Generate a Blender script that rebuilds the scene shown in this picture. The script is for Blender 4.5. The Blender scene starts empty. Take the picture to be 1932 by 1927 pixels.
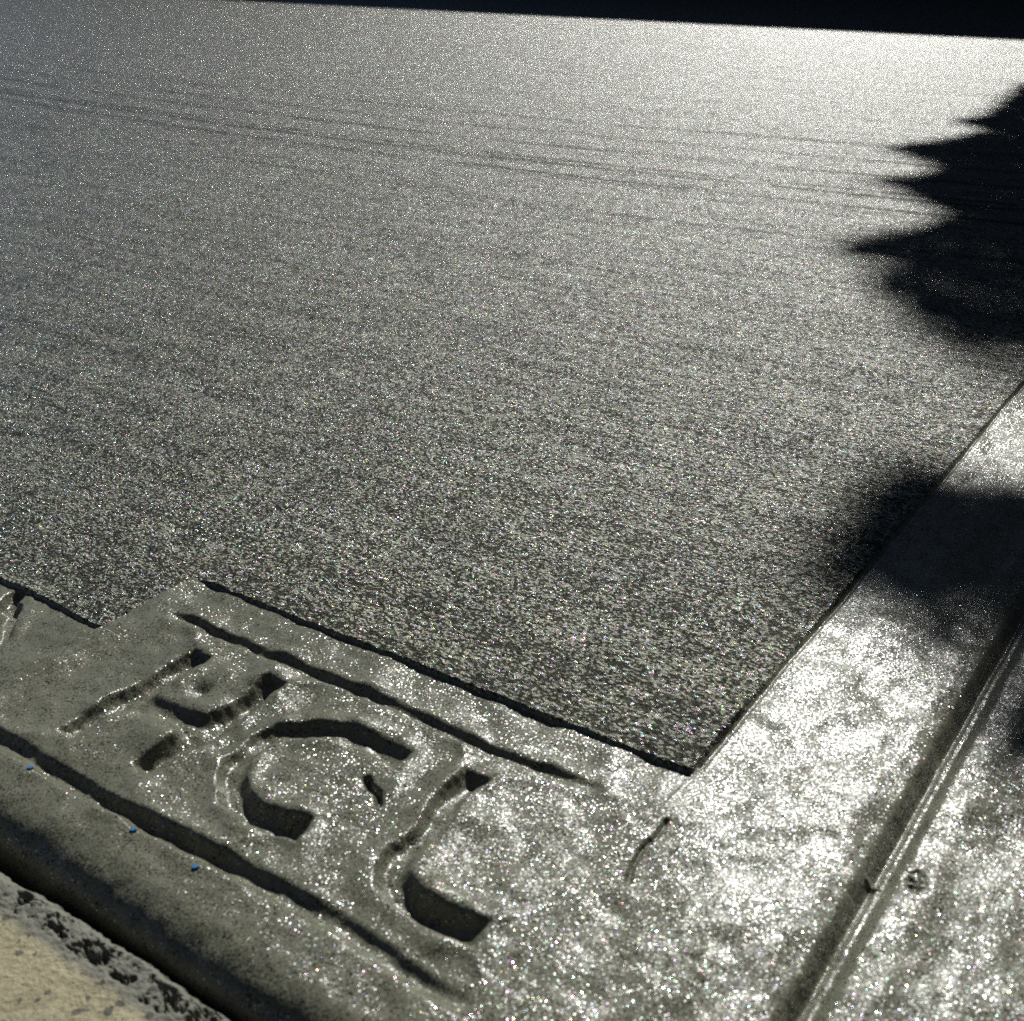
import bpy, math, random
import numpy as np
from mathutils import Matrix, Vector

S = 0.28                      # camera height in metres; plan drawings below are in units of it
R = math.radians
scene = bpy.context.scene
col = scene.collection

# ------------------------------------------------------------------ camera
cd = bpy.data.cameras.new('camera')
cam = bpy.data.objects.new('camera', cd); col.objects.link(cam)
cam.matrix_world = Matrix(((0.999557, 0.0297475, 0.0, 0.0),
                           (-0.013302, 0.446964, -0.894453, 0.0),
                           (-0.026608, 0.894057, 0.447162, S),
                           (0, 0, 0, 1)))
cd.sensor_fit = 'HORIZONTAL'; cd.sensor_width = 36.0
cd.lens = 36.0 * 2121.0 / 1932.0
cd.clip_start = 0.01; cd.clip_end = 2000
cd.dof.use_dof = True
cd.dof.focus_distance = 0.60
cd.dof.aperture_fstop = 18.0
scene.camera = cam

# ------------------------------------------------------------------ light
SUN_AZ, SUN_EL = R(17.6), R(38.0)
sun_dir = Vector((math.sin(SUN_AZ) * math.cos(SUN_EL), math.cos(SUN_AZ) * math.cos(SUN_EL), math.sin(SUN_EL)))
w = bpy.data.worlds.new('World'); scene.world = w; w.use_nodes = True
nt = w.node_tree
bg = nt.nodes['Background']
sky = nt.nodes.new('ShaderNodeTexSky'); sky.sky_type = 'NISHITA'; sky.sun_disc = False
sky.altitude = 2500; sky.air_density = 0.6; sky.dust_density = 0.4; sky.ozone_density = 0.0
sky.sun_elevation = SUN_EL; sky.sun_rotation = SUN_AZ
nt.links.new(sky.outputs[0], bg.inputs[0]); bg.inputs[1].default_value = 0.05
ld = bpy.data.lights.new('sun', 'SUN'); ld.energy = 5.0; ld.angle = R(0.53); ld.color = (1.0, 0.99, 0.93)
sun = bpy.data.objects.new('sun', ld); col.objects.link(sun)
sun.rotation_euler = sun_dir.to_track_quat('Z', 'Y').to_euler()
sun.location = sun_dir * 20
scene.view_settings.view_transform = 'Standard'; scene.view_settings.look = 'None'
scene.view_settings.exposure = 0.22; scene.view_settings.gamma = 1.0
scene.render.engine = 'CYCLES'
scene.cycles.use_denoising = False
scene.cycles.sample_clamp_direct = 0; scene.cycles.sample_clamp_indirect = 3
scene.cycles.max_bounces = 4
scene.cycles.use_adaptive_sampling = False

# ------------------------------------------------------------------ helpers
def tag(o, label=None, cat=None, group=None, kind=None):
    if label: o['label'] = label
    if cat: o['category'] = cat
    if group: o['group'] = group
    if kind: o['kind'] = kind
    return o

def link(name, me, m=None, parent=None):
    o = bpy.data.objects.new(name, me); col.objects.link(o)
    if m: me.materials.append(m)
    if parent: o.parent = parent
    return o

def hash2(ix, iy, seed):
    n = (ix.astype(np.int64) * 374761393 + iy.astype(np.int64) * 668265263 + seed * 974634777) & 0xffffffff
    n = ((n ^ (n >> 13)) * 1274126177) & 0xffffffff
    n = n ^ (n >> 16)
    return (n & 0xffff) / 65535.0

def vnoise(x, y, seed=0):
    ix, iy = np.floor(x), np.floor(y)
    fx, fy = x - ix, y - iy
    fx = fx * fx * fx * (fx * (fx * 6 - 15) + 10); fy = fy * fy * fy * (fy * (fy * 6 - 15) + 10)
    ix, iy = ix.astype(np.int64), iy.astype(np.int64)
    a = hash2(ix, iy, seed); b = hash2(ix + 1, iy, seed); c = hash2(ix, iy + 1, seed); d = hash2(ix + 1, iy + 1, seed)
    return (a + (b - a) * fx + (c - a) * fy + (a - b - c + d) * fx * fy) * 2 - 1

def fbm(x, y, wl, octv=3, seed=0, gain=0.5):
    v = 0; a = 1.0; f = 1.0 / wl; tot = 0
    for k in range(octv):
        c, s_ = math.cos(1.1 * k + .4), math.sin(1.1 * k + .4)
        v = v + a * vnoise((x * c - y * s_) * f + 17.3 * k, (x * s_ + y * c) * f - 9.1 * k, seed + k * 7)
        tot += a; a *= gain; f *= 2.03
    return v / tot

def smooth(x, a, b):
    q = np.clip((x - a) / (b - a), 0, 1)
    return q * q * (3 - 2 * q)

def polydist(x, y, pts, vals=None, cap=None):
    """distance to a polyline, and the value interpolated along it"""
    best = np.full(x.shape, 1e9); val = np.zeros(x.shape)
    for i in range(len(pts) - 1):
        ax, ay = pts[i]; bx, by = pts[i + 1]
        dx, dy = bx - ax, by - ay; L = dx * dx + dy * dy
        q = np.clip(((x - ax) * dx + (y - ay) * dy) / L, 0, 1)
        d = np.hypot(x - ax - q * dx, y - ay - q * dy)
        if cap is not None and (i == 0 or i == len(pts) - 2):       # squared-off stroke end
            raw = ((x - ax) * dx + (y - ay) * dy) / math.sqrt(L)
            ex = -raw if i == 0 else raw - math.sqrt(L)
            perp = np.abs((x - ax) * dy - (y - ay) * dx) / math.sqrt(L)
            d = np.where(ex > 0, np.maximum(perp, ex + cap), d)
        m = d < best
        best = np.where(m, d, best)
        if vals is not None:
            val = np.where(m, vals[i] + (vals[i + 1] - vals[i]) * q, val)
    return best, val

PHI = R(36.1968)
sx, sy = math.cos(PHI), -math.sin(PHI)      # along the stamp's lines
tx, ty = math.sin(PHI), math.cos(PHI)       # along the border's lines

# ------------------------------------------------------------------ materials
def nodes(m):
    m.use_nodes = True
    n = m.node_tree.nodes; l = m.node_tree.links
    return n, l, n['Principled BSDF']

def mathn(n, l, op, a, b=None, c=None):
    q = n.new('ShaderNodeMath'); q.operation = op
    for i, v in enumerate((a, b, c)):
        if v is None: continue
        if isinstance(v, (int, float)): q.inputs[i].default_value = v
        else: l.new(v, q.inputs[i])
    return q.outputs[0]

def maprange(n, l, v, a, b, c, d):
    q = n.new('ShaderNodeMapRange')
    l.new(v, q.inputs[0])
    for i, k in enumerate((a, b, c, d)): q.inputs[i + 1].default_value = k
    return q.outputs[0]

def noise(n, l, vec, scale, detail=2, rough=.5):
    q = n.new('ShaderNodeTexNoise'); q.inputs['Scale'].default_value = scale
    q.inputs['Detail'].default_value = detail; q.inputs['Roughness'].default_value = rough
    l.new(vec, q.inputs['Vector'])
    return q

def wet_concrete(name, base, base2, cell, facet, rough_lo, rough_hi, bump_mm, bump_scale, broom=False, shade_frac=.1, tint=0.5, spec=0.5,
                 sheen=(.4, .5), sheen_w=1.0, sheen_ior=1.5, glint_frac=.1):
    m = bpy.data.materials.new(name); n, l, p = nodes(m)
    tc = n.new('ShaderNodeTexCoord'); P = tc.outputs['Object']
    # coordinates turned along the tool strokes, grains slightly drawn out
    mp = n.new('ShaderNodeMapping'); mp.inputs['Rotation'].default_value = (0, 0, R(38))
    l.new(P, mp.inputs['Vector'])
    mq = n.new('ShaderNodeMapping'); mq.inputs['Scale'].default_value = (.62, 1, 1) if broom else (.9, 1, 1)
    l.new(mp.outputs[0], mq.inputs['Vector']); Q = mq.outputs[0]
    # every sand grain / water film cell tilts its own way
    vo = n.new('ShaderNodeTexVoronoi'); vo.inputs['Scale'].default_value = 1000.0 / cell
    l.new(Q, vo.inputs['Vector'])
    sep = n.new('ShaderNodeSeparateColor'); l.new(vo.outputs['Color'], sep.inputs[0])
    # shade between backlit grains, painted as dark cells among the shiny ones
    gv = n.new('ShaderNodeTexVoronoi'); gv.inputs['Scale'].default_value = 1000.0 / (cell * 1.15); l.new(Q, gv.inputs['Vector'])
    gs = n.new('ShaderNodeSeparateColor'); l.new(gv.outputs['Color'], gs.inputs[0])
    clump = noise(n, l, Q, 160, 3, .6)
    shade_v = mathn(n, l, 'ADD', gs.outputs[0], mathn(n, l, 'MULTIPLY', mathn(n, l, 'SUBTRACT', clump.outputs[0], .5), .9))
    furrow = None
    if broom:
        # broom strokes: long thin furrows on a gentle arc; torn grains and painted-in shade darken them
        sv = n.new('ShaderNodeSeparateXYZ'); l.new(mp.outputs[0], sv.inputs[0])
        ax = mathn(n, l, 'ADD', sv.outputs[0], .616)
        wv = noise(n, l, P, 1.3, 2)
        bow = mathn(n, l, 'SQRT', mathn(n, l, 'ADD', mathn(n, l, 'MULTIPLY', ax, ax), 6.25))
        wc = mathn(n, l, 'SUBTRACT', sv.outputs[1], mathn(n, l, 'MULTIPLY', mathn(n, l, 'SUBTRACT', bow, 2.5), .2625))
        wc = mathn(n, l, 'ADD', wc, mathn(n, l, 'MULTIPLY', mathn(n, l, 'SUBTRACT', wv.outputs[0], .5), .05))
        cb = n.new('ShaderNodeCombineXYZ')
        l.new(mathn(n, l, 'MULTIPLY', sv.outputs[0], .035), cb.inputs[0]); l.new(wc, cb.inputs[1])
        st1 = noise(n, l, cb.outputs[0], 260, 4, .65)
        st2 = noise(n, l, cb.outputs[0], 60, 3, .6)
        ramp = n.new('ShaderNodeValToRGB'); ramp.color_ramp.interpolation = 'LINEAR'
        l.new(maprange(n, l, wc, 0.0, 2.4, 0, 1), ramp.inputs[0])
        cr = ramp.color_ramp
        stops = [(0.0, 0.0), (1.0, 0.0)]
        for wl, wd, st in ((.523, .0015, .9), (1.128, .004, .85), (1.147, .003, .35), (1.272, .004, .6), (1.292, .005, .8),
                           (1.362, .007, .95), (1.388, .005, .45), (1.492, .009, .6), (1.60, .012, .35), (1.73, .02, .25)):
            stops += [((wl - wd) / 2.4, 0.0), (wl / 2.4, st), ((wl + wd) / 2.4, 0.0)]
        cr.elements[0].position = 0; cr.elements[0].color = (0, 0, 0, 1)
        cr.elements[1].position = 1; cr.elements[1].color = (0, 0, 0, 1)
        for ps, vl in stops[2:]:
            e = cr.elements.new(ps); e.color = (vl, vl, vl, 1)
        brk = maprange(n, l, noise(n, l, P, 4.5, 3).outputs[0], .35, .60, .25, 1)
        furrow = mathn(n, l, 'MULTIPLY', ramp.outputs[0], brk)
        shade_v = mathn(n, l, 'SUBTRACT', shade_v, mathn(n, l, 'MULTIPLY', furrow, 1.3))
        shade_v = mathn(n, l, 'ADD', shade_v, mathn(n, l, 'MULTIPLY', mathn(n, l, 'SUBTRACT', st1.outputs[0], .5), .9))
        shade_v = mathn(n, l, 'ADD', shade_v, mathn(n, l, 'MULTIPLY', mathn(n, l, 'SUBTRACT', st2.outputs[0], .5), .6))
    dark = maprange(n, l, shade_v, shade_frac - .05, shade_frac + .05, 1, 0)
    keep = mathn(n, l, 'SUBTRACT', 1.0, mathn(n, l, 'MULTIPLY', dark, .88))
    # colour: mottled cement paste with sand grains
    big = noise(n, l, P, 22, 4); fine = noise(n, l, P, 1500, 3, .7)
    mix = n.new('ShaderNodeMix'); mix.data_type = 'RGBA'
    mix.inputs[6].default_value = (*base, 1); mix.inputs[7].default_value = (*base2, 1)
    f = mathn(n, l, 'ADD', mathn(n, l, 'MULTIPLY', big.outputs[0], .4), mathn(n, l, 'MULTIPLY', fine.outputs[0], .4))
    f = mathn(n, l, 'ADD', f, mathn(n, l, 'MULTIPLY', gs.outputs[1], .2))
    l.new(maprange(n, l, f, .38, .62, 0, 1), mix.inputs[0])
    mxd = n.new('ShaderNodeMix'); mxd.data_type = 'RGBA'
    l.new(mathn(n, l, 'MULTIPLY', dark, .9), mxd.inputs[0]); l.new(mix.outputs[2], mxd.inputs[6]); mxd.inputs[7].default_value = (.012, .011, .008, 1)  # grain shade mixed into the base colour
    glint_cell = mathn(n, l, 'MULTIPLY', mathn(n, l, 'LESS_THAN', gs.outputs[1], glint_frac), mathn(n, l, 'SUBTRACT', 1.0, dark))  # metallic cells added for coloured glints and black gaps
    hm = n.new('ShaderNodeCombineColor'); hm.mode = 'HSV'
    l.new(sep.outputs[2], hm.inputs[0]); hm.inputs[1].default_value = .55; hm.inputs[2].default_value = .45
    mxm = n.new('ShaderNodeMix'); mxm.data_type = 'RGBA'
    l.new(glint_cell, mxm.inputs[0]); l.new(mxd.outputs[2], mxm.inputs[6]); l.new(hm.outputs[0], mxm.inputs[7])
    l.new(mxm.outputs[2], p.inputs['Base Color']); l.new(glint_cell, p.inputs['Metallic'])
    # bump
    bn = noise(n, l, Q, bump_scale, 3, .6)
    hgt = mathn(n, l, 'MULTIPLY', bn.outputs[0], bump_mm * .001)
    if broom:
        hgt = mathn(n, l, 'ADD', hgt, mathn(n, l, 'MULTIPLY', st1.outputs[0], .0008))
        hgt = mathn(n, l, 'SUBTRACT', hgt, mathn(n, l, 'MULTIPLY', furrow, .0020))
    at = n.new('ShaderNodeAttribute'); at.attribute_name = 'film'
    matte = mathn(n, l, 'SUBTRACT', 1.0, mathn(n, l, 'MULTIPLY', at.outputs['Fac'], .62))
    bp = n.new('ShaderNodeBump'); bp.inputs['Strength'].default_value = 1.0; bp.inputs['Distance'].default_value = 1.0
    l.new(hgt, bp.inputs['Height'])
    # tilt the normal per grain; the tilt strength wanders over the surface
    amp = maprange(n, l, noise(n, l, P, 70, 3).outputs[0], .35, .65, facet * .8, facet * 1.2)
    def tri(o1):      # peaked, symmetric tilt from a uniform number
        c = mathn(n, l, 'SUBTRACT', o1, .5)
        return mathn(n, l, 'MULTIPLY', mathn(n, l, 'MULTIPLY', c, mathn(n, l, 'ABSOLUTE', c)), 4.0)
    cx_ = n.new('ShaderNodeCombineXYZ')
    l.new(mathn(n, l, 'MULTIPLY', tri(sep.outputs[0]), amp), cx_.inputs[0])
    l.new(mathn(n, l, 'MULTIPLY', tri(sep.outputs[1]), amp), cx_.inputs[1])
    def tilted(k):
        sc_ = n.new('ShaderNodeVectorMath'); sc_.operation = 'SCALE'; sc_.inputs['Scale'].default_value = k
        l.new(cx_.outputs[0], sc_.inputs[0])
        ad = n.new('ShaderNodeVectorMath'); ad.operation = 'ADD'
        l.new(bp.outputs[0], ad.inputs[0]); l.new(sc_.outputs[0], ad.inputs[1])
        nm = n.new('ShaderNodeVectorMath'); nm.operation = 'NORMALIZE'; l.new(ad.outputs[0], nm.inputs[0])
        return nm.outputs[0]
    l.new(tilted(1.0), p.inputs['Normal']); l.new(tilted(.3), p.inputs['Coat Normal'])
    l.new(maprange(n, l, noise(n, l, P, 45, 4, .6).outputs[0], .35, .65, rough_lo, rough_hi), p.inputs['Roughness'])
    l.new(maprange(n, l, noise(n, l, P, 38, 4, .6).outputs[0], .35, .65, *sheen), p.inputs['Coat Roughness'])
    p.inputs['Coat IOR'].default_value = sheen_ior
    l.new(mathn(n, l, 'MULTIPLY', mathn(n, l, 'MULTIPLY', keep, matte), sheen_w), p.inputs['Coat Weight'])
    l.new(mathn(n, l, 'MULTIPLY', keep, spec), p.inputs['Specular IOR Level'])
    # sparkle colours painted in as a random specular tint per cell
    hs = n.new('ShaderNodeCombineColor'); hs.mode = 'HSV'
    l.new(sep.outputs[2], hs.inputs[0])
    l.new(mathn(n, l, 'MULTIPLY', mathn(n, l, 'POWER', gs.outputs[2], 1.5), tint), hs.inputs[1]); hs.inputs[2].default_value = 1
    l.new(hs.outputs[0], p.inputs['Specular Tint'])
    p.inputs['IOR'].default_value = 1.5
    return m

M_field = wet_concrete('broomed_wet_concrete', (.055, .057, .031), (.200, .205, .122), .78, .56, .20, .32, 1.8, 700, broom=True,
                       shade_frac=.58, tint=.62, spec=.40, sheen=(.35, .47), sheen_w=1.0, sheen_ior=1.40, glint_frac=.14)
M_trowel = wet_concrete('trowelled_wet_concrete', (.103, .103, .074), (.138, .137, .101), .42, .34, .18, .30, .08, 700,
                        shade_frac=.10, tint=.45, spec=.20, sheen=(.30, .46), sheen_w=.27, sheen_ior=1.42, glint_frac=.02)

def simple_mat(name, c1, c2, scale, rough, bump=0.0, spec=.5):
    m = bpy.data.materials.new(name); n, l, p = nodes(m)
    tc = n.new('ShaderNodeTexCoord'); P = tc.outputs['Object']
    nz = noise(n, l, P, scale, 5, .6)
    mix = n.new('ShaderNodeMix'); mix.data_type = 'RGBA'
    mix.inputs[6].default_value = (*c1, 1); mix.inputs[7].default_value = (*c2, 1)
    l.new(maprange(n, l, nz.outputs[0], .35, .65, 0, 1), mix.inputs[0]); l.new(mix.outputs[2], p.inputs['Base Color'])
    p.inputs['Roughness'].default_value = rough; p.inputs['Specular IOR Level'].default_value = spec
    if bump:
        bp = n.new('ShaderNodeBump'); bp.inputs['Distance'].default_value = bump
        l.new(nz.outputs[0], bp.inputs['Height']); l.new(bp.outputs[0], p.inputs['Normal'])
    return m

def old_stone_mat():
    m = bpy.data.materials.new('old_beige_concrete'); n, l, p = nodes(m)
    tc = n.new('ShaderNodeTexCoord'); P = tc.outputs['Object']
    at = n.new('ShaderNodeAttribute'); at.attribute_name = 'lip'
    big = noise(n, l, P, 30, 5, .65); fi = noise(n, l, P, 420, 4, .7)
    mix = n.new('ShaderNodeMix'); mix.data_type = 'RGBA'
    mix.inputs[6].default_value = (.21, .185, .115, 1); mix.inputs[7].default_value = (.36, .322, .205, 1)
    l.new(maprange(n, l, mathn(n, l, 'ADD', mathn(n, l, 'MULTIPLY', big.outputs[0], .5), mathn(n, l, 'MULTIPLY', fi.outputs[0], .5)), .4, .6, 0, 1), mix.inputs[0])
    mx2 = n.new('ShaderNodeMix'); mx2.data_type = 'RGBA'
    l.new(mix.outputs[2], mx2.inputs[6]); mx2.inputs[7].default_value = (.13, .13, .105, 1)
    l.new(maprange(n, l, mathn(n, l, 'ADD', at.outputs['Fac'], mathn(n, l, 'MULTIPLY', fi.outputs[0], .5)), .55, .95, 0, 1), mx2.inputs[0])
    # embedded dark sand grains
    v = n.new('ShaderNodeTexVoronoi'); v.inputs['Scale'].default_value = 380; l.new(P, v.inputs['Vector'])
    sc = n.new('ShaderNodeSeparateColor'); l.new(v.outputs['Color'], sc.inputs[0])
    dot = mathn(n, l, 'MULTIPLY', mathn(n, l, 'LESS_THAN', v.outputs['Distance'], mathn(n, l, 'MULTIPLY', mathn(n, l, 'POWER', sc.outputs[1], 3.0), .8)),
                mathn(n, l, 'LESS_THAN', sc.outputs[0], .5))
    mx3 = n.new('ShaderNodeMix'); mx3.data_type = 'RGBA'
    l.new(mathn(n, l, 'MULTIPLY', dot, .8), mx3.inputs[0]); l.new(mx2.outputs[2], mx3.inputs[6]); mx3.inputs[7].default_value = (.035, .033, .03, 1)
    l.new(mx3.outputs[2], p.inputs['Base Color'])
    bp = n.new('ShaderNodeBump'); bp.inputs['Distance'].default_value = .0012
    l.new(fi.outputs[0], bp.inputs['Height']); l.new(bp.outputs[0], p.inputs['Normal'])
    p.inputs['Roughness'].default_value = .8
    return m

# ------------------------------------------------------------------ the wet slab as one height field
def graded(a, b, step, ratio, maxstep):
    out = [a]; d = step; sgn = 1 if b > a else -1
    while (out[-1] - b) * sgn < 0:
        out.append(out[-1] + sgn * d); d = min(d * ratio, maxstep)
    return out[1:]

ST = 0.0017
s_mid = np.arange(-1.80, -0.14, ST)
s_ax = np.concatenate([graded(s_mid[0], -40, ST, 1.035, .8)[::-1], s_mid, graded(s_mid[-1], 16, ST, 1.03, .6)])
t_mid = np.arange(0.512, 1.125, ST)
t_low = np.array([.5095, .5085, .508, .5078])
t_ax = np.concatenate([t_low[::-1], t_mid, graded(t_mid[-1], 46, ST, 1.02, .8)])
s, t = np.meshgrid(s_ax, t_ax, indexing='ij')

H_A = ([(-1.313, .690), (-1.310, .79), (-1.310, .918)], [.018, .021, .022])
H_B = ([(-1.163, .700), (-1.152, .788), (-1.150, .857), (-1.150, .932)], [.026, .022, .022, .028])
H_X = ([(-1.312, .795), (-1.24, .80), (-1.156, .800)], [.012, .013, .015])
LET_C = ([(-.876, .914), (-.929, .912), (-.972, .905), (-1.015, .888), (-1.049, .855), (-1.062, .817), (-1.057, .779),
          (-1.035, .748), (-1.003, .727), (-.962, .717), (-.92, .719), (-.890, .726)],
         [.018, .018, .017, .017, .016, .016, .016, .018, .022, .025, .028, .028])
LET_L = ([(-.762, .930), (-.763, .887), (-.754, .849), (-.749, .808), (-.750, .772), (-.743, .746), (-.728, .728),
          (-.702, .719), (-.661, .715), (-.627, .715), (-.598, .718)],
         [.022, .017, .014, .013, .014, .017, .020, .026, .028, .026, .016])
G_TOP = ([(-1.435, .985), (-1.384, .991), (-1.269, .990), (-1.14, .994), (-1.035, .995), (-.939, .998), (-.794, .996),
          (-.699, 1.002), (-.613, 1.008)], [.007, .010, .011, .013, .014, .009, .010, .010, .004])
G_BOT = ([(-1.56, .624), (-1.383, .621), (-1.245, .623), (-1.158, .623), (-1.082, .628), (-1.012, .635), (-.94, .637), (-.869, .637),
          (-.806, .641), (-.744, .643), (-.66, .637), (-.60, .630), (-.548, .632)],
         [.010, .012, .015, .018, .021, .020, .016, .014, .012, .010, .009, .010, .003])
MARK = ([(-1.735, .875), (-1.72, .845), (-1.70, .84), (-1.655, .802), (-1.630, .775)], [.015, .018, .02, .02, .014])
LETTERS = [('h', [H_A, H_B, H_X], .0165), ('c', [LET_C], .0168), ('l', [LET_L], .0165)]

warp_x = s + .0042 * fbm(s, t, .05, 3, 91); warp_y = t + .0042 * fbm(s, t, .05, 3, 92)
edge_n = .0018 * fbm(s, t, .012, 3, 5) + .0035 * fbm(s, t, .16, 2, 6)
rag = .0040 * fbm(s, t, .012, 4, 8, .6)

# regions
t_far = 1.087 + (s + 1.5) * .0155 + edge_n + rag * .5          # far edge of the lettered plate
t_left = .889 + edge_n + rag * .5                               # border left of the plate
s_pl = -1.515 + edge_n                                          # plate's left side
s_b1 = -.522 + edge_n * .5                                      # inner edge of the right border
in_right = s > s_b1
plate = (s > s_pl) & (t < t_far) & (~in_right)
left = (s <= s_pl) & (t < t_left)
is_field = ~(in_right | plate | left)

# signed distance into the field (positive inside the broomed part)
def field_depth():
    d_right = s_b1 - s
    a = np.minimum(d_right, np.where(s > s_pl, t - t_far, 1e3))
    d1 = t - t_far                                   # above plate
    d2 = np.minimum(t - t_left, s_pl - s)            # left notch
    u = np.maximum(d1, d2)
    return np.minimum(d_right, u)
fd = field_depth()

Z = np.zeros(s.shape)
fine = (s > -1.9) & (s < -.1) & (t < 1.6)
# the broomed part: rough skin
near_fade = 1 - smooth(t, 1.4, 3.2)
Z += .0010 * fbm(s, t, .010, 3, 21, .65) * near_fade * is_field
Z += .0022 * fbm(s * .35, t, .05, 3, 23) * is_field
# smooth parts lie lower
drop = np.where(in_right, .0040, np.where(plate, .0062 * smooth(s - s_pl, .0, .10), .0062))
drop = drop + (.0040 - drop) * smooth(s, -.60, -.49)
Zs = -drop + .0048 * fbm(s, t, .085, 3, 31, .45) + .0012 * fbm(s * .5, t, .03, 2, 33) + .0005 * fbm(s, t * .4, .018, 2, 35) * smooth(s, -.75, -.55)
# thin pressed line beside the right border
Zs -= .0040 * np.exp(-((s - (s_b1 + .006)) / .0035) ** 2) * (t > 1.12)
k = smooth(fd, -.0012, .0012)
Z = Z * k + Zs * (1 - k)
Z += .0012 * np.exp(-((fd - .004) / .004) ** 2) * (1 + fbm(s, t, .02, 2, 9)) * (t < 1.3) * (fd > 0)      # tiny burr on the field's edge
# stamp's left side: a hairline crack
crk, _ = polydist(s, t, [(-1.508, .89), (-1.512, .82), (-1.506, .76), (-1.516, .70), (-1.51, .64)])
Z -= .0045 * np.exp(-(crk / .0018) ** 2) * (.6 + .5 * fbm(s, t, .02, 2, 41))
Z += .0030 * smooth(s, -1.515, -1.505) * (1 - smooth(s, -1.505, -1.44)) * (t < .889)
# film of slurry right of the lettering, with a raised ragged rim
wx = s + .022 * fbm(s, t, .07, 3, 51); wy = t + .022 * fbm(s, t, .07, 3, 52)
line_ = np.interp(wy, [.2, .66, .80, .90, .96, 1.07], [-.25, -.285, -.33, -.41, -.47, -.525])
film = smooth(line_ - wx, -.004, .012) * smooth(wx, -.60, -.50) * (1 - smooth(wy, 1.03, 1.08))
film *= (s > -.75) * (t > .58)
Z += .0020 * film
crk2, _ = polydist(warp_x, warp_y, [(-.502, 1.003), (-.50, .965), (-.506, .94), (-.499, .915), (-.490, .885)])
Z -= .006 * np.exp(-(crk2 / .0028) ** 2)
nick, _ = polydist(warp_x, warp_y, [(-.878, .852), (-.866, .845), (-.850, .843), (-.835, .826)])
Z -= .014 * np.exp(-(nick / .0045) ** 2)

# sunken strokes
letter_mask = {}
def press(strokes, hw, wall=.013, rim=.0060, rimw=.020, fillet=.012, slump=.004, cap=None, depth_k=1.0):
    global Z
    a = np.array([q for pts, _ in strokes for q in pts]); lo = a.min(0) - .10; hi = a.max(0) + .10
    i0, i1 = np.searchsorted(s_ax, [lo[0], hi[0]]); j0, j1 = np.searchsorted(t_ax, [lo[1], hi[1]])
    sl = (slice(i0, i1), slice(j0, j1))
    inside = np.zeros(s.shape, bool)
    acc = 0; wv = 0; ws = 0
    for pts, vals in strokes:
        d, v = polydist(warp_x[sl], warp_y[sl], pts, vals, cap)
        acc = acc + np.exp(-d / fillet)
        k_ = np.exp(-d / .008); wv = wv + v * k_; ws = ws + k_
    d = -fillet * np.log(acc + 1e-300); v = wv / (ws + 1e-300) * depth_k
    d = d + .0014 * fbm(s[sl], t[sl], .009, 3, 61) + slump * fbm(s[sl], t[sl], .045, 2, 62)
    prof = 1 - smooth(d, hw - wall, hw + wall * .5)
    dep = v * prof * (1 + .22 * fbm(s[sl], t[sl], .03, 3, 63)) * (1 - .18 * (1 - np.clip(np.maximum(d, 0) / hw, 0, 1) ** 2))
    for _ in range(5):
        dep[1:-1, 1:-1] = .5 * dep[1:-1, 1:-1] + .125 * (dep[:-2, 1:-1] + dep[2:, 1:-1] + dep[1:-1, :-2] + dep[1:-1, 2:])
    rimz = np.exp(-((d - hw - rimw * .6) / rimw) ** 2) * (d > hw * .8) * (.7 + .9 * fbm(s[sl], t[sl], .06, 2, 64))
    Z[sl] = Z[sl] - dep + rim * rimz * (1 - np.clip(dep / .006, 0, 1)) * np.clip(v / .014, 0, 1.3)
    inside[sl] = d < hw + wall * .3
    return inside
for nm, strokes, hw in LETTERS:
    letter_mask[nm] = press(strokes, hw, cap=.009, depth_k=.84)
m_top = press([G_TOP], .0088, .0095, .0045, .016, .001, .003)
m_bot = press([G_BOT], .0115, .011, .0035, .016, .001, .003)
m_mark = press([MARK], .014, .008, .003, .015, .001)

# dimples inside the islands of the H
for (a, b, r_, dz) in ((-1.235, .865, .014, .010), (-1.215, .742, .030, -.006), (-1.235, .905, .030, -.005), (-1.42, .955, .03, -.004)):
    Z -= dz * np.exp(-((s - a) ** 2 + (t - b) ** 2) / r_ ** 2)

# rounded outer edge, pulled with an edging tool
edge_t = .572 + .004 * fbm(s, t * 0, .25, 2, 71)
rr = .062
q = np.clip((edge_t - t) / rr, 0, .9995)
Z -= rr * (1 - np.sqrt(1 - q * q)) * 1.0
Z -= np.where(t < .5092, (.5092 - t) * 90, 0)
Z += .0022 * fbm(s, t, .045, 3, 73) * smooth(.61 - t, 0, .02)

# groove of the jointer along the right border
g0 = -.2485 + .0022 * fbm(t, s * 0, .35, 2, 81)
gd = s - g0
wob = 1 + .12 * fbm(t, s * 0, .05, 2, 83)
gp = -.023 * np.exp(-(np.abs(gd) / .0148) ** 2.6)
gp += .0070 * np.exp(-((gd - .003) / .0062) ** 2) * wob
gp += .0028 * np.exp(-((np.abs(gd) - .055) / .022) ** 2)
Z += gp
# a crumb across the groove
cr, _ = polydist(s, t, [(-.258, 1.056), (-.249, 1.053)])
Z += .006 * np.exp(-(cr / .0045) ** 2)
cr, _ = polydist(s, t, [(-.213, 1.083), (-.205, 1.066)])
Z -= .006 * np.exp(-(cr / .011) ** 2) * (.8 + .9 * fbm(s, t, .006, 2, 85))

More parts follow.
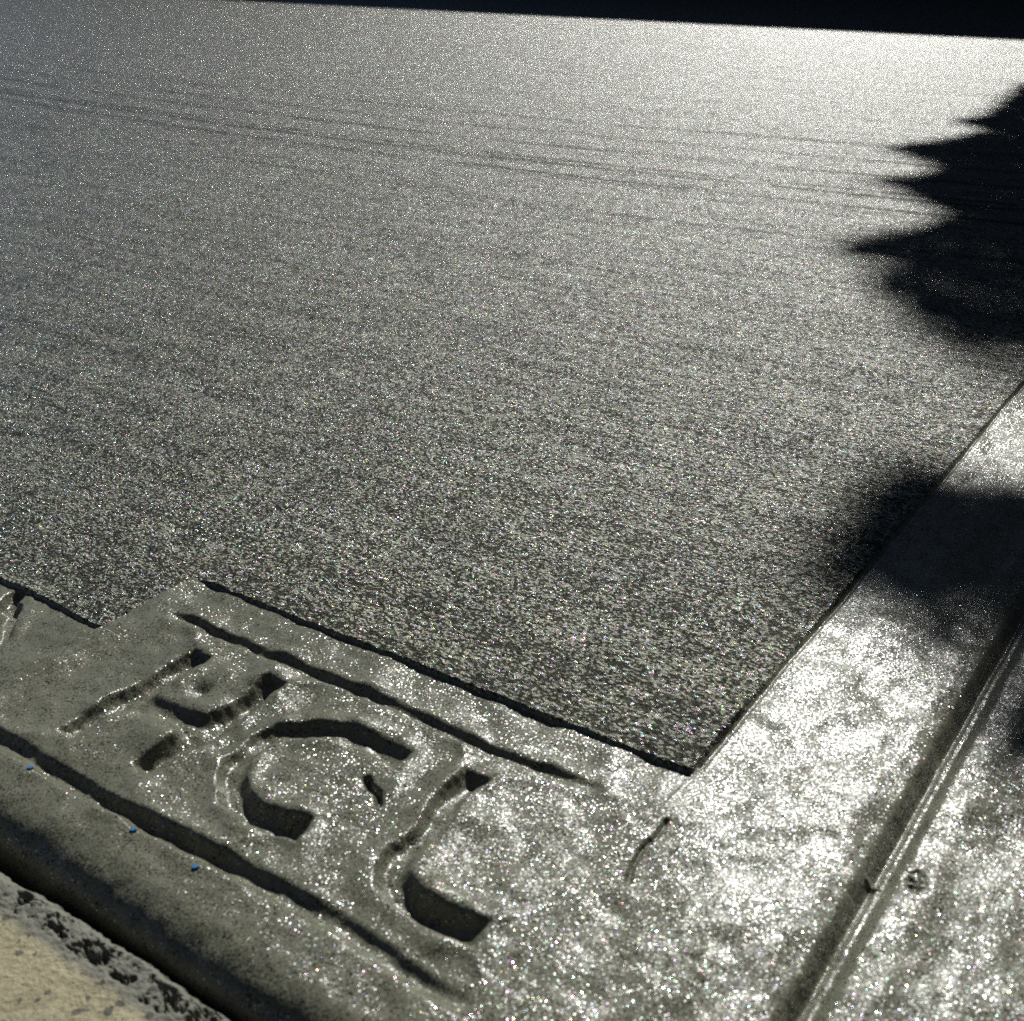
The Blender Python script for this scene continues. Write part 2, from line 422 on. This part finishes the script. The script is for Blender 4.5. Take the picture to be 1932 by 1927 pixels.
# world coordinates
X = (s * sx + t * tx) * S; Y = (s * sy + t * ty) * S; Zw = Z * S
ds = np.gradient(Z, s_ax, axis=0); dt = np.gradient(Z, t_ax, axis=1)
nx = -(ds * sx + dt * tx); ny = -(ds * sy + dt * ty); nz = np.ones_like(nx)
ln = np.sqrt(nx * nx + ny * ny + 1); N = np.stack([nx / ln, ny / ln, nz / ln], -1).reshape(-1, 3)
V = np.stack([X, Y, Zw], -1).reshape(-1, 3)
ni, nj = s.shape
ids = np.arange(ni * nj).reshape(ni, nj)
F = np.stack([ids[:-1, :-1], ids[1:, :-1], ids[1:, 1:], ids[:-1, 1:]], -1).reshape(-1, 4)
def cellmask(m): return m[:-1, :-1].reshape(-1)

def patch(name, faces, V, N, m, parent=None, attrs=None):
    used, inv = np.unique(faces.reshape(-1), return_inverse=True)
    me = bpy.data.meshes.new(name)
    me.vertices.add(len(used)); me.vertices.foreach_set('co', V[used].astype(np.float32).reshape(-1))
    nf = len(faces)
    me.loops.add(nf * 4); me.loops.foreach_set('vertex_index', inv.astype(np.int32).reshape(-1))
    me.polygons.add(nf); me.polygons.foreach_set('loop_start', np.arange(nf, dtype=np.int32) * 4)
    me.polygons.foreach_set('use_smooth', np.ones(nf, bool))
    me.update(calc_edges=True)
    if N is not None:
        me.normals_split_custom_set_from_vertices(N[used].astype(np.float32))
    if attrs:
        for an, av in attrs.items():
            a = me.attributes.new(an, 'FLOAT', 'POINT'); a.data.foreach_set('value', av.reshape(-1)[used].astype(np.float32))
    return link(name, me, m, parent)

owner = np.zeros(s.shape, np.int16)                 # 0 broomed pavement
owner[~is_field] = 1                                # smooth border
owner[plate] = 2                                    # lettered plate
owner[(t < .604)] = 3                               # rounded edge
owner[(np.abs(gd) < .034) & (t >= .604)] = 4        # joint groove
lowside = (t < np.interp(s, [p[0] for p in G_BOT[0]], [p[1] for p in G_BOT[0]]) - .012)
owner[(owner == 2) & lowside] = 1
owner[m_top & plate] = 5; owner[m_bot & (s > s_pl) & (t > .600)] = 6
for i, nm in enumerate(('h', 'c', 'l')): owner[letter_mask[nm]] = 10 + i
owner[m_mark] = 20
ow = cellmask(owner)

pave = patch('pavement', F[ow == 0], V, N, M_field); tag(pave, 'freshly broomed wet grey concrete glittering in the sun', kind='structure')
FA = {'film': film}
border = patch('smooth_border', F[ow == 1], V, N, M_trowel, pave, FA); tag(border, 'smooth trowelled border around the broomed concrete')
patch('rounded_edge', F[ow == 3], V, N, M_trowel, pave, FA)
patch('joint_groove', F[ow == 4], V, N, M_trowel, pave)

stamp = bpy.data.objects.new('contractor_stamp', None); col.objects.link(stamp)
stamp.location = (0, 0, 0)
tag(stamp, 'smooth rectangular stamp with sunken letters H C L pressed into the wet concrete', 'stamp')
patch('plate', F[ow == 2], V, N, M_trowel, stamp, FA)
for nm_id, lab in ((5, 'long thin frame groove above the letters'), (6, 'long deep frame groove below the letters')):
    tag(patch('frame_groove', F[ow == nm_id], V, N, M_trowel, stamp), lab)
for i, ch in enumerate('HCL'):
    tag(patch('letter', F[ow == 10 + i], V, N, M_trowel, stamp), 'sunken letter ' + ch)
mk = patch('pressed_mark', F[ow == 20], V, N, M_trowel)
tag(mk, 'short dark dent in the smooth border, left of the lettered stamp', 'mark')

# ------------------------------------------------------------------ the old slab in the near corner
a_s = np.concatenate([graded(-1.35, -30, .0025, 1.05, .8)[::-1], np.arange(-1.35, -.35, .0025), graded(-.35, 14, .0025, 1.05, .8)])
b_t = np.concatenate([graded(.30, -14, .0025, 1.05, .8)[::-1], np.arange(.30, .42, .0025), np.arange(.42, .5301, .0012)])
s2, t2 = np.meshgrid(a_s, b_t, indexing='ij')
te = .493 + np.clip(.078 * (s2 + 1.11), -.04, .008) + .005 * fbm(s2, t2 * 0, .11, 3, 101) + .0035 * fbm(s2, t2 * 0, .016, 3, 102)
lipd = te - t2
z2 = -.030 + .0010 * fbm(s2, t2, .02, 3, 103, .6) + .0030 * fbm(s2, t2, .3, 2, 104)
z2 -= .020 * (1 - smooth(lipd, -.001, .022)) ** 2
lip = (1 - smooth(lipd, .03, .085))
cell_ = fbm(s2, t2, .016, 4, 105, .65)
z2 -= .016 * smooth(cell_, .05, .35) * (1 - smooth(np.abs(lipd - .028 - .008 * fbm(s2, t2 * 0, .08, 2, 107)), .006, .020))
z2 += .0016 * fbm(s2, t2, .007, 3, 106, .7) * (.3 + lip)
z2 = np.where(lipd < 0, np.maximum(z2 + lipd * 14, -.14), z2)
X2 = (s2 * sx + t2 * tx) * S; Y2 = (s2 * sy + t2 * ty) * S
V2 = np.stack([X2, Y2, z2 * S], -1).reshape(-1, 3)
id2 = np.arange(s2.size).reshape(s2.shape)
F2 = np.stack([id2[:-1, :-1], id2[1:, :-1], id2[1:, 1:], id2[:-1, 1:]], -1).reshape(-1, 4)
old = patch('old_pavement', F2, V2, None, old_stone_mat(), None, {'lip': lip})
tag(old, 'old weathered beige concrete slab with a crumbling edge', kind='structure')
# flakes of blue marking paint left in the groove
M_blue = simple_mat('blue_paint', (.01, .10, .30), (.01, .16, .42), 800, .4)
for i, (px, pt) in enumerate(((-1.286, .604), (-1.064, .607), (-.945, .607))):
    i0, j0 = np.searchsorted(s_ax, px), np.searchsorted(t_ax, pt)
    me = bpy.data.meshes.new('paint_flake')
    c = Vector((X[i0, j0], Y[i0, j0], Zw[i0, j0] + .0003)); q = .0011
    top = [c + Vector((q * a * (1 + .3 * math.sin(5 * a + i)), q * b, .0004)) for a, b in ((-1, -.4), (.1, -.8), (1.1, -.1), (.5, .7), (-.6, .6))]
    me.from_pydata([tuple(v) for v in top] + [tuple(v - Vector((0, 0, .0008))) for v in top], [], [(0, 1, 2, 3, 4)] + [(k, k + 5, (k + 1) % 5 + 5, (k + 1) % 5) for k in range(5)])
    o = link('paint_flake', me, M_blue)
    tag(o, ('tiny blue flake beside the deep lower groove, below the letter H', 'tiny blue flake beside the deep lower groove, left of the letter C',
            'tiny blue flake beside the deep lower groove, below the letter C')[i], 'paint flake', 'blue paint flakes by the lower groove')
rng = random.Random(4)

# ------------------------------------------------------------------ ground all round
import bmesh
bm = bmesh.new()
for v in ((-400, -400), (400, -400), (400, 400), (-400, 400)): bm.verts.new((v[0], v[1], -.16 * S - .002))
bm.faces.new(bm.verts)
me = bpy.data.meshes.new('ground'); bm.to_mesh(me); bm.free()
g = link('ground', me, simple_mat('dark_soil', (.018, .016, .013), (.04, .035, .028), 8, .95)); tag(g, kind='structure')

# ------------------------------------------------------------------ dark wall beyond, whose shadow closes the top of the view
def box(bm, x0, x1, y0, y1, z0, z1):
    vs = [bm.verts.new((x, y, z)) for z in (z0, z1) for (x, y) in ((x0, y0), (x1, y0), (x1, y1), (x0, y1))]
    for f in ((3, 2, 1, 0), (4, 5, 6, 7), (0, 1, 5, 4), (1, 2, 6, 5), (2, 3, 7, 6), (3, 0, 4, 7)):
        bm.faces.new([vs[i] for i in f])
def bmobj(name, bm, m, parent=None, bev=0):
    if bev: bmesh.ops.bevel(bm, geom=bm.edges[:], offset=bev, segments=2, affect='EDGES')
    me = bpy.data.meshes.new(name); bm.to_mesh(me); bm.free()
    return link(name, me, m, parent)
e0 = Vector((5.46366, 12.5612)) * S; e1 = Vector((-7.465, 32.4586)) * S
dirw = (e0 - e1).normalized(); nrm = Vector((-dirw.y, dirw.x))
if nrm.dot(Vector((sun_dir.x, sun_dir.y))) < 0: nrm = -nrm
WH = 3.5
off = WH * nrm.dot(Vector((sun_dir.x, sun_dir.y))) / sun_dir.z
base = e0 + nrm * off
wall = bpy.data.objects.new('garden_wall', None); col.objects.link(wall)
wall.location = (base.x, base.y, 0); wall.rotation_euler = (0, 0, math.atan2(dirw.y, dirw.x))
tag(wall, 'tall dark rendered wall closing the far side of the wet concrete, in its own shade', 'wall')
M_wall = simple_mat('dark_render', (.020, .022, .026), (.028, .030, .034), 3, .9, .002, .2)
bm = bmesh.new()
flip = 1 if (Vector((-dirw.y, dirw.x)) - nrm).length < .1 else -1
box(bm, -45, 10, *sorted((.04 * flip, .30 * flip)), -.2, WH - .10)
bmobj('wall_body', bm, M_wall, wall, .005)
bm = bmesh.new()
box(bm, -45.05, 10.05, *sorted((0, .34 * flip)), WH - .10 + .002, WH)
bmobj('coping', bm, M_wall, wall, .004)
inv = wall.matrix_basis.inverted()
for nm, x0, x1, y0, y1 in (('sky_block_wall', -2.88, 6.0, -2.0, -1.7),):  # unseen wall added behind the camera to cut sky light in the shadows
    bm = bmesh.new(); box(bm, x0, x1, y0, y1, -.1, 4.6)
    o = bmobj(nm, bm, M_wall, wall, .005); o.matrix_parent_inverse = inv

# ------------------------------------------------------------------ tree on the right, outside the view, that throws the leafy shadow
def inpoly(x, y, P):
    c = False; j = len(P) - 1
    for i in range(len(P)):
        if (P[i][1] > y) != (P[j][1] > y) and x < (P[j][0] - P[i][0]) * (y - P[i][1]) / (P[j][1] - P[i][1]) + P[i][0]: c = not c
        j = i
    return c
SH1 = [(4.4, 9.3), (3.83, 8.75), (3.62, 8.35), (3.04, 7.32), (2.76, 7.08), (2.79, 6.7), (2.46, 6.39), (2.02, 6.12), (2.12, 5.75), (2.05, 5.43), (1.70, 5.24),
       (1.75, 5.05), (1.80, 4.75), (1.76, 4.48), (1.53, 4.27), (1.38, 4.22), (1.18, 4.02), (1.31, 3.87), (1.46, 3.7), (1.62, 3.58), (1.85, 3.50), (2.6, 3.3),
       (4.6, 4.2), (5.2, 6.5), (5.6, 9.3)]
SH2 = [(.74, 2.10), (.84, 2.15), (.93, 2.12), (1.02, 2.06), (1.12, 2.0), (1.5, 1.95), (1.5, 1.45), (.98, 1.60), (.87, 1.63), (.78, 1.61), (.71, 1.6), (.62, 1.62),
       (.50, 1.66), (.53, 1.73), (.62, 1.84), (.70, 1.96), (.71, 2.05)]
SH3 = [(.80, 1.31), (.70, 1.29), (.655, 1.25), (.66, 1.21), (.72, 1.16), (.95, 1.10), (1.1, 1.3)]
SPARSE = [(1.25, 3.75), (1.15, 3.4), (1.25, 3.0), (1.75, 2.75), (2.4, 2.9), (2.6, 3.5), (1.6, 3.75)]
LINK = [(1.5, 2.0), (1.5, 1.3), (3.0, 1.6), (4.2, 3.5), (2.9, 3.4), (2.1, 2.5)]
leafpts = []
def scatter(P, n, lo, hi):
    xs = [p[0] for p in P]; ys = [p[1] for p in P]; k = 0
    while k < n:
        x, y = rng.uniform(min(xs), max(xs)), rng.uniform(min(ys), max(ys))
        if inpoly(x, y, P):
            D = rng.uniform(lo, hi); k += 1
            leafpts.append(Vector((x * S, y * S, 0)) + sun_dir * D)
scatter(SH1, 15000, 4.0, 5.8)
scatter(SH2, 800, 4.2, 5.6)
scatter(SH3, 260, 3.6, 4.4)
scatter(SPARSE, 700, 4.6, 6.2)
scatter([(1.2, 3.2), (1.15, 2.85), (1.3, 2.5), (1.75, 2.5), (2.2, 3.0), (1.7, 3.4)], 260, 4.8, 6.4)
scatter([(.60, 1.62), (.60, 1.50), (.66, 1.38), (.80, 1.32), (1.0, 1.40), (.95, 1.62)], 38, 4.4, 5.4)
scatter(LINK, 1800, 3.2, 4.4)
n_small = len(leafpts)
SKY_BLOCK = [(1.45, 1.9), (1.1, 1.2), (.85, .4), (.6, -1.0), (1.2, -4), (9, -4), (10, 9), (5, 9), (3.4, 3.6), (2.4, 2.9), (1.8, 2.3)]  # unseen extra crown, added to block sky light over the shaded area
scatter(SKY_BLOCK, 14000, 2.6, 4.8)
lv = []; lf = []
for ci, c in enumerate(leafpts):
    L = rng.uniform(.035, .065) * (1 if ci < n_small else 1.9); W = L * rng.uniform(.30, .42)
    d = Vector((rng.gauss(-.5, .8), rng.gauss(-.2, .8), rng.gauss(-.2, .5))).normalized()
    u = d.cross(Vector((rng.gauss(0, 1), rng.gauss(0, 1), rng.gauss(0, 1)))).normalized(); nn = d.cross(u)
    b = len(lv)
    a0 = c - d * L * .5
    for (q1, q2, q3) in ((0, 0, 0), (.3, .42, .05), (.3, -.42, .05), (.65, .40, .08), (.65, -.40, .08), (1, 0, 0), (.3, 0, -.03), (.65, 0, -.02)):
        lv.append(a0 + d * L * q1 + u * W * q2 + nn * L * q3)
    lf += [(b, b + 6, b + 1), (b, b + 2, b + 6), (b + 1, b + 6, b + 7, b + 3), (b + 6, b + 2, b + 4, b + 7), (b + 3, b + 7, b + 5), (b + 7, b + 4, b + 5)]
me = bpy.data.meshes.new('crown'); me.from_pydata([tuple(v) for v in lv], [], lf); me.update()
tree = bpy.data.objects.new('tree', None); col.objects.link(tree)
trunk_base = Vector((2.55, 2.75, -.04))
tree.location = trunk_base
tag(tree, 'small leafy tree standing right of the wet concrete and shading it', 'tree')
M_leaf = simple_mat('leaf', (.035, .065, .018), (.06, .10, .03), 14, .5)
M_bark = simple_mat('bark', (.09, .07, .05), (.16, .13, .10), 40, .9, .004)
cr_ = link('crown', me, M_leaf, tree); cr_.matrix_parent_inverse = Matrix.Translation(-trunk_base)
def tube(bm, pts, rad, seg=9):
    rings = []
    for i, p in enumerate(pts):
        d = (pts[min(i + 1, len(pts) - 1)] - pts[max(i - 1, 0)]).normalized()
        a = d.orthogonal().normalized(); b = d.cross(a)
        rings.append([bm.verts.new(p + (a * math.cos(2 * math.pi * k / seg) + b * math.sin(2 * math.pi * k / seg)) * rad[i]) for k in range(seg)])
    for i in range(len(rings) - 1):
        # align rings to the closest start so the tube does not twist
        k0 = min(range(seg), key=lambda k: (rings[i + 1][k].co - rings[i][0].co).length)
        rings[i + 1] = rings[i + 1][k0:] + rings[i + 1][:k0]
        for k in range(seg): bm.faces.new((rings[i][k], rings[i][(k + 1) % seg], rings[i + 1][(k + 1) % seg], rings[i + 1][k]))
    bm.faces.new(rings[0][::-1]); bm.faces.new(rings[-1])
bm = bmesh.new()
B = Vector((0, 0, 0))
fork = Vector((-.12, .05, 1.75))
tube(bm, [B, Vector((.02, .0, .4)), Vector((-.05, .03, .9)), fork], [.075, .06, .052, .045])
for k in range(9):
    tgt = leafpts[rng.randrange(0, 15000) if k < 6 else 15000 + rng.randrange(0, 1500)] - trunk_base
    if k >= 6: tgt.z += .02
    mid = fork.lerp(tgt, .5) + Vector((0, 0, .15))
    tube(bm, [fork, fork.lerp(mid, .5) + Vector((0, 0, .06)), mid, tgt], [.03, .022, .014, .004], 7)
bmobj('trunk', bm, M_bark, tree)
